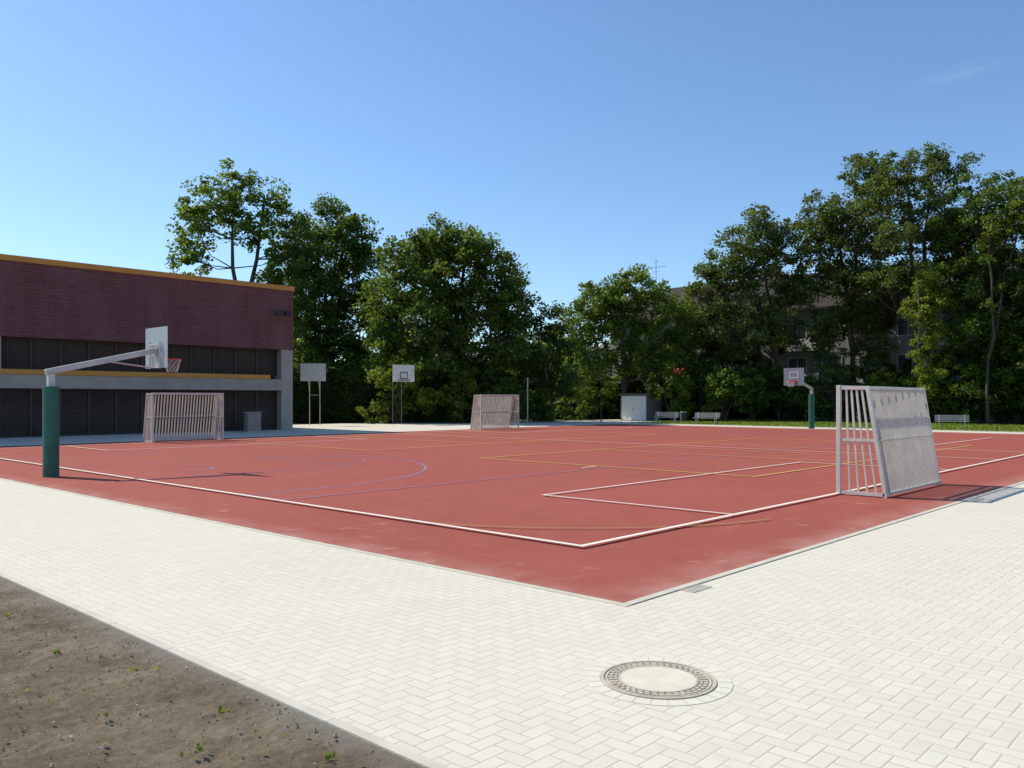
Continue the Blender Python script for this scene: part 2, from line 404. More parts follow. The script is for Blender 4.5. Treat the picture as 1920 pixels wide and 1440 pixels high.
def hoop(loc,rz,label,board_mat,front):
    e=thing('basketball_hoop',loc,rz,label,'basketball hoop','court basketball hoops')
    MB().tube([(0,0,.0),(0,0,2.12)],.175,20).obj('pad',m_pad,e,smooth=False,bevel=.01)
    p=MB(); p.box((0,0,2.27),(.15,.15,.30)); p.box((0,0,2.43),(.2,.2,.02)); p.obj('pole',m_steel,e,bevel=.01)
    q=.36
    a=MB(); a.beam((-.12,0,2.45),(2.08+q,0,3.06),.11,.14)
    a.beam((1.2,.08,2.76),(2.05+q,.08,2.62),.022); a.beam((1.2,-.08,2.76),(2.05+q,-.08,2.62),.022)
    a.b2(2.08+q,2.11+q,-.30,-.27,2.6,3.3); a.b2(2.08+q,2.11+q,.27,.30,2.6,3.3); a.b2(2.08+q,2.11+q,-.27,.27,3.2,3.23); a.b2(2.08+q,2.11+q,-.27,.27,2.62,2.65)
    a.box((2.095+q,0,3.02),(.03,.2,.2)); a.obj('arm',m_steel,e,bevel=.006)
    bz0,bz1=2.62,3.66
    MB().b2(2.13+q,2.145+q,-.62,.62,bz0,bz1).obj('backboard',board_mat,e)
    if front:
        k=MB()
        x0,x1=2.147+q,2.151+q
        k.b2(x0,x1,-.27,.27,3.06,3.10);k.b2(x0,x1,-.27,.27,3.40,3.44);k.b2(x0,x1,-.27,-.23,3.10,3.40);k.b2(x0,x1,.23,.27,3.10,3.40)
        k.obj('target_square',m_mark,e)
    r=MB(); r.ring((2.55+q,0,2.86),.225,.014); r.beam((2.17+q,.08,2.86),(2.34+q,.08,2.86),.025); r.beam((2.17+q,-.08,2.86),(2.34+q,-.08,2.86),.025); r.b2(2.152+q,2.185+q,-.12,.12,2.78,2.95)
    for A in (-.9,.9): r.beam((2.17+q,.1*A,2.72),(2.4+q,.18*A,2.85),.015)
    r.obj('rim',m_rim,e); make_net(2.55+q,2.85,e)
    return e
hoop((7.1,21.35,.02),0,'basketball hoop with green padded pole and white backboard',m_board,False)
hoop((50.35,21.7,.02),math.pi,'basketball hoop with green padded pole and grey backboard',m_gboard,True)

m_dsteel=simple('dark_weathered_steel',(.12,.12,.11),.7,.2)
def old_hoop(LD,rz,label,square):
    x,y=P(*LD); e=thing('basketball_stand',(x,y,.02),rz,label,'basketball hoop')
    s=MB()
    for sx in(-.35,.35):
        s.tube([(sx,0,0),(sx,0,3.5)],.028,8); s.tube([(sx,0,2.2),(sx,-.9,3.2)],.016,6); s.tube([(sx,0,3.45),(sx,-.95,3.5)],.02,6)
    for z in(2.1,3.4): s.tube([(-.35,0,z),(.35,0,z)],.016,6)
    for z in (3.2,3.6): s.tube([(-.8,-.96,z),(.8,-.96,z)],.02,6)
    s.obj('stand',m_dsteel if square else m_conc2,e)
    MB().b2(-.85,.85,-1.03,-1.0,3.05,4.25).obj('backboard',simple('weathered_board',(.50,.50,.49),.5,0,.15) if not square else simple('pale_board',(.60,.58,.53),.5),e)
    if square:
        k=MB(); y0,y1=-1.036,-1.031
        k.b2(-.3,.3,y0,y1,3.25,3.31);k.b2(-.3,.3,y0,y1,3.69,3.75);k.b2(-.3,-.24,y0,y1,3.31,3.69);k.b2(.24,.3,y0,y1,3.31,3.69);k.b2(-.5,.5,y0,y1,3.13,3.19)
        k.obj('target_square',m_black,e)
        r=MB(); r.ring((0,-1.3,3.1),.225,.014); r.obj('rim',m_steel,e)
old_hoop((-13.7,58.5),YAW+.12,'old steel basketball stand with plain white backboard',False)
old_hoop((-8.25,60.5),YAW+.6,'old basketball stand with black square on the backboard',True)

# ------------------------------------------------------------ sports hall
m_brick,t,b,tc=newmat('maroon_brown_brick')
sp=t.new('ShaderNodeSeparateXYZ'); t.l.new(tc,sp.inputs[0]); cv=t.new('ShaderNodeCombineXYZ')
t.put(cv.inputs[0],t.m('ADD',sp.outputs[0],sp.outputs[1])); t.put(cv.inputs[1],sp.outputs[2])
br=t.new('ShaderNodeTexBrick'); t.l.new(cv.outputs[0],br.inputs['Vector'])
br.inputs['Color1'].default_value=(.200,.074,.072,1); br.inputs['Color2'].default_value=(.155,.055,.055,1); br.inputs['Mortar'].default_value=(.07,.034,.034,1)
br.inputs['Scale'].default_value=1; br.inputs['Mortar Size'].default_value=.012; br.inputs['Brick Width'].default_value=.5; br.inputs['Row Height'].default_value=.165; br.inputs['Mortar Smooth'].default_value=.3
mp=t.new('ShaderNodeMapping'); t.l.new(tc,mp.inputs[0]); mp.inputs['Scale'].default_value=(1,1,.25)
n=t.noise(mp.outputs[0],.7,6,.65); n2=t.noise(cv.outputs[0],9,4)
cb=t.mix(t.mapr(n,.4,.7,0,.5),br.outputs[0],(.24,.12,.11)); cb=t.mix(t.mapr(n2,.4,.7,0,.3),cb,(.10,.042,.043))
t.put(b.inputs['Base Color'],cb); b.inputs['Roughness'].default_value=.9
bump(t,b,t.m('ADD',t.m('SUBTRACT',1.,br.outputs[1]),t.m('MULTIPLY',n2,.4)),.6,.02)
m_orange=simple('orange_fascia',(.58,.25,.03),.5,0,.12,1,30,.03)
m_pcon=simple('precast_concrete',(.38,.33,.27),.85,0,.22,1.2,60,.2)
m_frame=simple('dark_window_frame',(.050,.032,.022),.6)
m_dark=simple('dark_interior_wall',(.03,.025,.025),.8)
m_pane,t,b,tc=newmat('tinted_window_pane')
t.put(b.inputs['Base Color'],t.ramp(t.noise(tc,.8,4),[(.3,(.040,.030,.024)),(.7,(.072,.054,.043))])); b.inputs['Roughness'].default_value=.6; b.inputs['Specular IOR Level'].default_value=.12
HV=43.1
hall=thing('sports_hall',(0,HV,0),0,'flat-roofed maroon brick sports hall with orange roof edge','building')
X0,X1=3.,27.5
hb=MB(); hb.b2(X0,X1,0,22,4.72,8.18); hb.b2(X0,X1-.0,.9,22,0,4.72); hb.obj('wall',m_brick,hall)
f=MB(); f.b2(X0-.05,X1+.05,-.06,22.05,8.18,8.44); f.obj('roof_edge',m_orange,hall,bevel=.01)
f=MB(); f.b2(X0+.3,X1-.3,.3,21.7,8.442,8.5); f.obj('roof',m_dark,hall)
f=MB(); f.b2(X0,26.72,-.12,.5,2.34,2.98); f.obj('concrete_band',m_pcon,hall,bevel=.01)
f=MB(); f.b2(X0,25.9,-.16,.40,2.982,3.22); f.obj('window_ledge',m_orange,hall,bevel=.01)
f=MB(); f.b2(26.72,27.48,.02,.85,0,4.718); f.obj('pillar',m_pcon,hall,bevel=.015)
f=MB(); f.b2(11.6,12.25,.02,.85,3.222,4.718); f.obj('pillar',m_pcon,hall,bevel=.015)
f=MB(); f.b2(X0,X1,-.5,.9,-.04,.06); f.obj('plinth',m_conc2,hall)
step=1.31; xx=26.72-step/2
def win(x,z0,z1,rows):
    p=MB().b2(-step/2+.05,step/2-.05,.02,.05,z0+.04,z1-.04).obj('window',m_pane,hall,loc=(x,.55,0))
    fr=MB(); fr.b2(-step/2,-step/2+.05,-.05,.06,z0,z1); fr.b2(step/2-.05,step/2,-.05,.06,z0,z1)
    fr.b2(-step/2+.05,step/2-.05,-.04,.06,z0,z0+.05); fr.b2(-step/2+.05,step/2-.05,-.04,.06,z1-.05,z1)
    for r in rows: fr.b2(-step/2+.05,step/2-.05,-.04,.018,r-.03,r+.03)
    fr.obj('frame',m_frame,p); return p
w1=win(xx,3.225,4.715,[]); w2=win(xx,.065,2.335,[1.25]); xx-=step
while xx>X0+.5:
    for ww in(w1,w2): clone(ww,loc=(xx,.55,0),parent=hall)
    xx-=step
for dx in(-.28,.25):
    l=MB(); l.beam((26.6+dx,0,6.85),(26.6+dx,-.35,6.8),.05); l.box((26.6+dx,-.42,6.8),(.40,.18,.28),.3*(1 if dx>0 else -1)); l.obj('floodlight',m_black,hall,bevel=.01)
cab=thing('utility_cabinet',(*P(-14.3,46.4),.02),0,'weathered grey-brown utility cabinet standing before the hall windows','cabinet')
MB().b2(-.42,.42,-.2,.2,.08,1.08).obj('housing',simple('cabinet_paint',(.26,.20,.17),.6),cab,bevel=.02)
k=MB(); k.b2(-.45,.45,-.24,.24,1.082,1.12); k.obj('lid',m_conc2,cab); MB().b2(-.40,.40,-.18,.18,0,.078).obj('base',m_conc2,cab)
MB().b2(-.38,.38,-.212,-.202,.14,1.02).obj('door',simple('cabinet_door_paint',(.30,.24,.20),.6),cab)

# ------------------------------------------------------------ trees
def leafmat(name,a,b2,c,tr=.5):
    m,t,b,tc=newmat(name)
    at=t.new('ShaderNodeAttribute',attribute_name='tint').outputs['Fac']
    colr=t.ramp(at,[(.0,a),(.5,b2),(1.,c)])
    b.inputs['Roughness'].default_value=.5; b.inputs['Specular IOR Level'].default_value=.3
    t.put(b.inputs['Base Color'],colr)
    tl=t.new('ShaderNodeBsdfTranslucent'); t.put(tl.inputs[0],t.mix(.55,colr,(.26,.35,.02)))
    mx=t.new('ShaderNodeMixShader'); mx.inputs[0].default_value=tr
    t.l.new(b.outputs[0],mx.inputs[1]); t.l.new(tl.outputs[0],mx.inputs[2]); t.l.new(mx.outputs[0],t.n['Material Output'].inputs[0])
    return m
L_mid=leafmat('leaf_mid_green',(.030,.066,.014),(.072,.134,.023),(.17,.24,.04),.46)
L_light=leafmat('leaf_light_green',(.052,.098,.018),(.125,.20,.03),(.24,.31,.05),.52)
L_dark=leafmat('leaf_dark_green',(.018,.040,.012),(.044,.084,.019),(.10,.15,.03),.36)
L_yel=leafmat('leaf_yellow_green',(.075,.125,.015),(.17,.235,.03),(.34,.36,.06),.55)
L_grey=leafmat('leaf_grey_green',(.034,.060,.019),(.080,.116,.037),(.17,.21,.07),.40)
m_bark=simple('tree_bark',(.085,.068,.05),.95,0,.4,3,25,.8)
def leaves(name,C,size,tint,mat,parent=None,up=.35):
    N=len(C); nrm=RS.normal(size=(N,3)); nrm[:,2]=np.abs(nrm[:,2])+up; nrm/=np.linalg.norm(nrm,axis=1)[:,None]
    r=RS.normal(size=(N,3)); tx=np.cross(nrm,r); tx/=np.linalg.norm(tx,axis=1)[:,None]; ty=np.cross(nrm,tx)
    s=(size*RS.uniform(.6,1.35,N))[:,None]
    V=np.empty((N,4,3)); V[:,0]=C-tx*s*.6; V[:,1]=C+ty*s*.4-nrm*s*.08; V[:,2]=C+tx*s*.6; V[:,3]=C-ty*s*.4-nrm*s*.08
    me=bpy.data.meshes.new(name); me.vertices.add(4*N); me.loops.add(4*N); me.polygons.add(N)
    me.vertices.foreach_set('co',V.reshape(-1)); me.loops.foreach_set('vertex_index',np.arange(4*N,dtype=np.int32))
    me.polygons.foreach_set('loop_start',np.arange(0,4*N,4,dtype=np.int32)); me.update(calc_edges=True)
    at=me.attributes.new('tint','FLOAT','POINT'); at.data.foreach_set('value',np.repeat(np.clip(tint,0,1),4).astype(np.float32))
    me.materials.append(mat); o=bpy.data.objects.new(name,me); COL.objects.link(o)
    if parent: o.parent=parent
    return o
def clumps(lobes,dens,per,cr,depth):
    out=[];tn=[];cen=[]
    for (x,z,r) in lobes:
        for rep in range(2):
            y0=RS.uniform(.15,1)*depth*(1 if rep else -1)*.6
            n=max(4,int(dens*r*r*2.6))
            d=RS.normal(size=(n,3)); d/=np.linalg.norm(d,axis=1)[:,None]
            rr=r*RS.uniform(.05,1.,n)**.45; p=np.array([x,y0,z])+d*rr[:,None]*np.array([1,1,.9])
            for q in p:
                m=int(per*RS.uniform(.5,1.4)); c=cr*RS.uniform(.6,1.3)
                dd=RS.normal(size=(m,3)); dd/=np.linalg.norm(dd,axis=1)[:,None]
                dd*= (c*RS.uniform(.05,1.15,m)**.55)[:,None]; dd[:,2]*=.68
                dd[:,2]-= .22*(dd[:,0]**2+dd[:,1]**2)/c
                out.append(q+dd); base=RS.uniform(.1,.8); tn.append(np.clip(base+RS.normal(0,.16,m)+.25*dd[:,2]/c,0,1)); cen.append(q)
    return np.concatenate(out),np.concatenate(tn),np.array(cen)
NL=[0]
def tree(L,D,lobes,label,mat,size=.30,dens=1.5,per=34,cr=.62,depth=3.5,tr=.32,lean=0,name='deciduous_tree',z0=None,forks=2,k=1.,grow=1.14):
    L*=k; D*=k; lobes=[(a*k,(b-1.82)*k+1.82,c*k*grow) for a,b,c in lobes]; depth*=k
    x,y=P(L,D); e=thing(name,(x,y,-.05),YAW,label,'tree')
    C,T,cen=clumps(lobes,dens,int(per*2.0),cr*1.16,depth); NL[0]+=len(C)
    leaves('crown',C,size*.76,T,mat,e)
    zt=max(l[1] for l in lobes); tb=MB()
    hs=z0 or max(zt*.28,1.5)
    j=lambda s:random.uniform(-s,s)
    cx=sum(l[0] for l in lobes)/len(lobes)
    pts=[(0,0,0),(lean*.3+j(.1),j(.1),hs*.5),(lean*.7,0,hs)]
    tb.tube([(0,0,0),(0,0,.3)]+pts[1:],[tr*1.35,tr*1.05,tr*.9,tr*.8],10)
    K=[]
    for q2 in range(forks):
        s=(-1)**q2; tx=cx+s*1.2; P0=Vector(pts[-1]); path=[P0]
        for q in range(1,6):
            f=q/5; path.append(Vector((P0.x+(tx-P0.x)*f+j(.25),j(.6)+s*.5*f,hs+(zt-.8-hs)*f*(1-.12*q2))))
        tb.tube(path,[tr*.72*(1-.8*q/5)+.03 for q in range(6)],7); K+= [(p,tr*.6*(1-.8*i/5)) for i,p in enumerate(path)]
    for (lx,lz,lr) in lobes:
        for rep in range(2):
            tgt=Vector((lx+j(lr*.4),j(depth*.6),lz+j(lr*.3)))
            cand=[kk for kk in K if kk[0].z<tgt.z-.3] or K[:1]
            s,rad=min(cand,key=lambda q:(q[0]-tgt).length); mid=(s+tgt)/2+Vector((j(.3),j(.3),-.35))
            tb.tube([s,mid,tgt],[max(.05,rad*.55),max(.04,rad*.35),.025],5)
            near=cen[np.argsort(np.linalg.norm(cen-np.array(tgt),axis=1))[:7]]
            for q in near: tb.tube([mid.lerp(tgt,random.uniform(.2,1)),Vector(q)],[.03,.012],4,False)
    tb.obj('trunk',m_bark,e,smooth=True)
    return e
tree(-23.4,72,[(.2,20.3,1.9),(-2.8,18.6,2.0),(2.9,19.0,1.6),(-3.6,15.8,1.9),(4.8,16.5,1.7),(1.4,16.6,1.9),(-4.1,13.6,1.4),(4.4,13.6,2.0),(2.6,12.2,1.4),(6,11.4,1.8),(6.3,14.6,1.3),(-.8,18,1.5),(4.5,9,2),(-4.6,18,.9),(-4.6,11.8,.9)],'tall airy light green tree behind the brick hall',L_light,.34,1.4,28,.64,2.6,.35,-.4,grow=1.06)
tree(-16.3,76,[(-.2,18.4,1.5),(2.4,16.8,1.8),(-1.8,16.2,1.8),(3.2,14.6,1.6),(.5,15,2.2),(-2.2,12.8,2.2),(1.5,12,2.4),(3.4,11.5,1.3),(-1,9.5,2.6),(2,8.5,2.4),(-2,6.5,2.4),(1,5.5,2.6),(-3.6,14.6,1.3),(-3.8,10.4,1.6)],'tall narrow dark green broadleaf tree beside the hall',L_mid,.32,1.7,34,.66,3.,.34)
tree(-5.2,66,[(0,14,1.9),(-1.6,13.7,1.6),(1.6,13.8,1.6),(-2.9,12.8,1.7),(2.9,12.9,1.7),(-4.0,11,1.9),(4.1,11.2,1.9),(0,11,2.8),(-4.8,8.8,1.9),(5,9,1.9),(-1.5,8.2,2.8),(2,8,2.8),(4.9,6.4,1.8),(-4,5.6,1.8),(0,5.4,2.4),(3,4.8,1.9),(5.2,10.4,1.1),(-4.6,7,1.6),(5.6,7.6,1.3)],'large round dense dark green broadleaf tree',L_mid,.30,1.9,36,.62,4.2,.38)
tree(3.2,68,[(0,9.1,.7),(-.4,7.6,1.0),(.5,6.4,1.3),(-.8,5,1.6),(.8,3.5,1.7)],'small dark pointed tree between taller trees',L_dark,.26,2.4,30,.5,1.4,.14)
tree(9.85,74,[(1,12.1,1.5),(-2.6,10.8,1.5),(2.8,11,1.5),(-.5,10.3,1.8),(-4,9,1.4),(4.1,8.8,1.7),(-2.5,8,1.7),(1.5,8,2),(0,6,1.9),(-4,6.5,1.6),(4,6.2,1.8),(-.8,11.6,1.3),(-1.5,9.2,1.6),(4.8,10,1.2),(-2.4,4.8,1.5),(2.8,4.8,1.5),(5.2,7.4,1.4)],'medium light green tree with loose rounded crown',L_light,.3,1.9,30,.6,2.6,.25)
tree(21.3,66,[(-2,15.4,1.5),(-4,14,1.5),(.3,15,1.4),(-5.3,12,1.5),(-2.5,12.5,1.8),(0,12,1.6),(-5.9,9.8,1.4),(-3,9.8,1.6),(-.3,9.4,1.5),(-5.8,7.8,1.3),(-2,7.4,1.5),(-1.1,13.8,1.5),(-4.2,11.2,1.5),(.9,10.7,1.3),(-4,6.4,1.4),(.2,7.2,1.3),(-6.6,11,.9)],'open-crowned tree with leaning trunk in front of flats',L_grey,.28,1.75,32,.58,2.2,.24,-.6,k=1.09,grow=1.14)
tree(25.1,62,[(.4,18.4,1.4),(-2.2,15.8,1.5),(1.8,17.2,1.3),(0,15.5,1.8),(-3.1,13.2,1.5),(-.8,12.5,1.8),(1.8,13.5,1.6),(-2.8,10.4,1.5),(.5,9.6,1.8),(-2,7.8,1.4),(1.8,10.5,1.5),(-1.6,14.2,1.5),(.6,7.4,1.5),(-2.2,5.6,1.4),(1.2,5.4,1.4),(-.9,11,1.4),(2.2,8.2,1.3)],'tall slender grey-green broadleaf tree',L_grey,.27,1.9,32,.56,2.4,.24,k=1.13,grow=1.15)
tree(26.8,56,[(.8,17.9,1.4),(-1.4,17,1.4),(2.5,17.2,1.2),(-2.6,15,1.3),(.5,15,1.8),(2.8,14.5,1.4),(-2.5,12.3,1.4),(1,12,1.8),(3,11.5,1.5),(-.6,9.8,1.4),(2.4,9,1.5),(-1,13.4,1.5),(2.2,13,1.4),(-1.8,16,1.2),(-2.6,9.6,1.2),(3.2,7,1.4),(2.2,5,1.4)],'tallest broadleaf tree with ivy climbing its trunk',L_grey,.25,1.8,34,.54,2.6,.26,k=1.18)
tree(26.6,54,[(0,8.8,.8),(-.4,7.6,1.0),(.2,6.4,.9),(-.2,5.2,.8),(.1,4.0,.8),(.6,8.2,.7),(.2,10,.7),(-.1,3,.7)],'bright green ivy-covered slender tree',L_yel,.22,3.2,30,.42,.7,.14,k=1.15)
tree(30.8,54,[(-1.2,15,1.3),(1,14.8,1.4),(-2.2,12.8,1.4),(.5,12.5,2.),(2.5,13,1.6),(-1.8,9.8,1.8),(1.5,9.5,2.2),(-1.5,6.5,2.),(1.5,6,2.2),(0,3.5,2.2),(-.6,13.4,1.4)],'dense tree with yellowing leaves near its top',L_mid,.25,1.9,34,.55,2.6,.25,k=1.17)
tree(29.4,52,[(.2,12.4,.9),(1.4,13.4,.8),(.6,11.2,.9),(1.9,14.2,.6)],'thin tree with sparse yellow-green leaves',L_yel,.22,1.6,28,.5,1.2,.12,k=1.17)
tree(34.0,52,[(0,12.5,2.2),(-1,9.5,2.2),(0,6,2.6),(-1.2,3.6,2.2),(1,14,1.4)],'dense dark green tree at the edge of the grounds',L_dark,.26,2.0,34,.58,3,.28,k=1.15)
tree(38.5,47,[(0,11.5,2.2),(-1,8.5,2.2),(0,5,2.6),(1,3,2.2)],'dense dark green tree at the edge of the grounds',L_dark,.28,1.5,26,.6,3,.28,k=1.15)
tree(16.8,78,[(-1.5,6.8,1.7),(1,8.2,1.7),(0,4.8,1.7),(2.8,7.4,1.7),(-3,5.2,1.6),(-.6,9.6,1.3),(2.4,9.8,1.3)],'low broad green tree behind the lawn shrubs',L_dark,.3,2.0,32,.6,2,.2)
tree(22.5,79,[(-2,8.0,1.7),(.6,9.2,1.7),(-.5,5.2,1.8),(2.8,7.2,1.6),(3.2,10.6,1.4),(-3.4,5.8,1.6)],'low broad green tree behind the lawn shrubs',L_dark,.3,2.0,32,.6,2,.2)
tree(29.5,78,[(-2,8.0,1.7),(1,9.6,1.7),(-.5,5.2,1.8),(2.8,7.2,1.7),(3.4,11.5,1.8),(-1,11.2,1.5)],'low broad green tree behind the lawn shrubs',L_dark,.3,2.0,32,.6,2,.2)
tree(35,77,[(-3,10.5,2.),(0,13,2.),(2.5,10,2.2),(-1.5,8,2.2),(1.4,6.4,2.2),(-3.8,6.8,1.8)],'broad dark green tree behind the taller trees',L_dark,.34,1.6,26,.62,2.4,.26)
tree(41,70,[(-3,10.5,2.),(0,13,2.2),(2.5,10,2.2),(-1.5,8,2.2),(1.4,6.4,2.2)],'broad dark green tree behind the taller trees',L_dark,.34,1.6,26,.62,2.4,.26)

m_flower=simple('red_blossom',(.62,.04,.05),.6)
def shrub(L,D,h,wd,label,mat,dens=2.2,flowers=False):
    x,y=P(L,D); e=thing('shrub',(x,y,-.05),YAW,label,'shrub')
    lobes=[]
    n=int(5+h*wd*.45)
    for i in range(n):
        z=random.uniform(.12,.86)*h; r=min(wd*.28,1.15)*random.uniform(.6,1.1); k=(1-(z/h)**2.2*.7)
        lobes.append((random.uniform(-.5,.5)*wd*k,z,r))
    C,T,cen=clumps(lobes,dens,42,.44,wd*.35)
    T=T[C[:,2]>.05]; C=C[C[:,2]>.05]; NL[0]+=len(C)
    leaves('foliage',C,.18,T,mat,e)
    tb=MB()
    for i in range(6):
        q=cen[random.randrange(len(cen))]; tb.tube([(random.uniform(-.2,.2),random.uniform(-.2,.2),0),(q[0]*.4,q[1]*.4,q[2]*.5),tuple(q)],[.05,.035,.012],5)
    tb.obj('stem',m_bark,e)
    if flowers:
        F=np.array([(.2,-1.3,h*.80)])+RS.normal(size=(40,3))*np.array([.4,.3,.2]); leaves('blossom',F,.15,RS.uniform(0,1,40),m_flower,e)
G=[L_dark,L_mid,L_light,L_yel,L_grey]
lab={0:'dense dark green shrub under the trees',1:'leafy green shrub under the trees',2:'light green leafy shrub beside the lawn',3:'sunlit yellow-green shrub beside the lawn',4:'grey-green shrub under the trees'}
for (px,D,h,wd,g,fl) in ((.0,70,6,4.2,0,0),(.030,68,6.2,2.6,1,0),(.068,72,5.0,3,2,0),(.098,77,5.6,3.4,2,0),(.145,79,6.2,3.6,1,0),(.190,70,5.3,3.0,3,1),(.222,73,6.0,3.4,1,0),(.25,69,4.6,3.8,2,0),(.285,70,5.4,3.6,1,0),(.318,71,5.2,3.6,0,0),(.352,69,4.8,3.4,1,0),(.385,68,5.4,3.6,4,0),(.415,68,5.2,3.4,0,0),(.447,67,4.6,3.6,3,0),(.476,66,4.2,3.4,2,0),(.508,65,5.2,3.2,3,0),(.535,64,4.2,3.2,1,0),(.565,64,6.5,3.8,1,0),(.60,62,6,4,0,0),(.64,60,6,4,0,0),(.69,57,6,4.2,0,0)):
    shrub(px*D,D,h,wd,lab[g] if not fl else 'light green shrub with red blossom beside the lawn',G[g],2.2,bool(fl))
m_core=simple('hedge_inner_shade',(.012,.018,.008),1)  # near-black colour stands in for the shade inside the hedge
def hedge(L0,L1,D,h,th,label,mat,N):
    x,y=P((L0+L1)/2,D); e=thing('hedge',(x,y,-.04),YAW,label,'hedge')
    w2=(L1-L0)
    A=RS.uniform(-w2/2,w2/2,N); f=RS.uniform(0,1,N)
    hh=h*(1+.10*np.sin(A*1.3)+.06*np.sin(A*3.7+1))
    Y=np.where(f<.7,-th/2+np.abs(RS.normal(0,.12,N))+.15*np.sin(A*2.1),RS.uniform(-th/2,th/2,N)); Zz=np.where(f<.7,RS.uniform(0,1,N)*hh,hh-np.abs(RS.normal(0,.12,N)))
    T=.35+.3*np.sin(A*1.7+Zz*2)*np.sin(Zz*2.3)+RS.normal(0,.15,N)
    leaves('foliage',np.stack([A,Y,Zz],1),.19,T,mat,e)
    MB().b2(-w2/2+.1,w2/2-.1,-th/2+.2,th/2-.2,0,h*.82).obj('shade_core',m_core,e)  # solid dark box added as the hedge's shaded interior, no twigs modelled
hedge(-17.2,-1.2,65.5,4.1,1.4,'tall dense dark green hedge behind the forecourt',L_dark,26000)
hedge(-1.2,12,80,4.2,1.4,'dark green hedge behind the small garage',L_dark,12000)
hedge(12.2,30,76,3.4,1.4,'dark green hedge along the lawn',L_dark,14000)
hedge(30,44,68,4.8,1.4,'tall dark green hedge by the park',L_dark,14000)
shrub(-8.2,63,5.2,5,'sunlit yellow-green shrub rising above the hedge',L_yel); shrub(-3.8,64.,5.0,3.8,'sunlit yellow-green shrub rising above the hedge',L_yel)
shrub(-.6,64,3.6,3.,'leafy green shrub beside the far goal',L_mid); shrub(2.2,68,3.2,3.,'leafy green shrub beside the far goal',L_light)
def woods(L0,L1,D,h,N,size):
    A=RS.uniform(L0,L1,N); Yy=D+RS.uniform(-4,6,N); top=h*(1+.18*np.sin(A*.42)+.12*np.sin(A*1.1+2)+.06*np.sin(A*2.7))
    Zz=top*RS.uniform(0,1,N)**.7+RS.normal(0,.3,N)
    C=np.stack([FX*Yy+RX*A,FY*Yy+RY*A,Zz],1)
    T=.4+.3*np.sin(A*.9+Zz)*np.sin(Zz*1.1+Yy)+RS.normal(0,.15,N)
    o=leaves('distant_woodland',C,size,T,L_mid); o['kind']='stuff'; o['label']='far dark green mass of trees behind the grounds'
woods(-34,8,96,7.5,30000,.5); woods(6,36,84,4.2,12000,.4); woods(36,60,84,9.5,18000,.45)
print('LEAVES',NL[0])

# ------------------------------------------------------------ apartment building
m_rend=simple('pale_render',(.26,.26,.255),.9,0,.15,.6,20,.1); m_roof=simple('brown_roof_tiles',(.036,.026,.022),.95,0,.3,1,8,.6)
m_glass=simple('window_glass',(.05,.06,.07),.3,0,.4,.7,5,0); m_white=simple('white_paint',(.84,.83,.80),.6,0,.05,2,30,.03)
m_bal=simple('balcony_panel',(.50,.50,.49),.7,0,.1,1,30,.03)
AU,AW,AL=74.,11.,50.
ap=thing('apartment_building',(AU,30.,0),-math.pi/2,'pale grey apartment block with brown tiled pitched roof and balconies','building')
ez,rz_=10.0,13.8
MB().b2(-AL/2+1,AL/2-1,0,AW,0,ez).obj('wall',m_rend,ap)
r=MB(); a,b_=-AL/2+.6,AL/2-.6
for(y0,z0,y1,z1) in((-.6,ez-.15,AW/2,rz_),(AW/2,rz_,AW+.6,ez-.15)):
    r.poly([(a,y0,z0),(b_,y0,z0),(b_,y1,z1),(a,y1,z1)]); r.poly([(a,y0,z0+.2),(b_,y0,z0+.2),(b_,y1,z1+.2),(a,y1,z1+.2)])
for x in(a,b_):
    r.poly([(x,-.6,ez-.15),(x,AW/2,rz_),(x,AW/2,rz_+.2),(x,-.6,ez+.05)]); r.poly([(x,AW+.6,ez-.15),(x,AW/2,rz_),(x,AW/2,rz_+.2),(x,AW+.6,ez+.05)])
    r.poly([(x*.98,0,ez),(x*.98,AW,ez),(x*.98,AW/2,rz_-.05)])
r.poly([(a,-.6,ez-.15),(b_,-.6,ez-.15),(b_,-.6,ez+.05),(a,-.6,ez+.05)])
r.obj('roof',m_roof,ap)
for cxx in(-8,9,16.5): 
    MB().b2(cxx-.5,cxx+.5,AW/2-.4,AW/2+.4,rz_-.3,rz_+1.3).obj('chimney',m_brick,ap)
def aw(x,z):
    p=MB().b2(-.8,.8,-.02,.0,0,1.4).obj('window',m_glass,ap,loc=(x,-.02,z))
    f=MB(); f.b2(-.88,-.8,-.05,.01,-.08,1.48);f.b2(.8,.88,-.05,.01,-.08,1.48);f.b2(-.8,.8,-.05,.01,-.08,0);f.b2(-.8,.8,-.05,.01,1.4,1.48);f.b2(-.03,.03,-.045,-.022,0,1.4)
    f.obj('frame',m_bal,p); return p
W0=None; B=None
for fl in range(3):
    for k in range(15):
        x=-22.4+k*3.2; z=1.1+fl*3.05
        if W0 is None: W0=aw(x,z)
        else: clone(W0,loc=(x,-.02,z),parent=ap)
    for k in range(0,15,2):
        x=-22.4+k*3.2+1.
        if B is None: B=MB().b2(-1.5,1.5,-1.3,-1.2,0,1.05).b2(-1.5,1.5,-1.2,-.01,0,.15).obj('balcony',m_bal,ap,loc=(x,0,z-1.05))
        else: clone(B,loc=(x,0,z-1.05),parent=ap)
for k in range(3):
    x=-4+k*7.2
    d=MB().b2(-1.1,1.1,.9,3.8,ez+.9,ez+2.6).obj('dormer',m_bal,ap,loc=(x,0,0)); MB().b2(-.8,.8,.86,.895,ez+1.2,ez+2.3).obj('window',m_glass,d)
an=MB(); ax=-22.0
an.tube([(ax,AW/2,rz_),(ax,AW/2,rz_+3.6)],.025,6)
for z,w3 in((3.3,.4),(2.7,1.3),(2.2,.5)): an.tube([(ax-w3,AW/2,rz_+z),(ax+w3,AW/2,rz_+z)],.015,5)
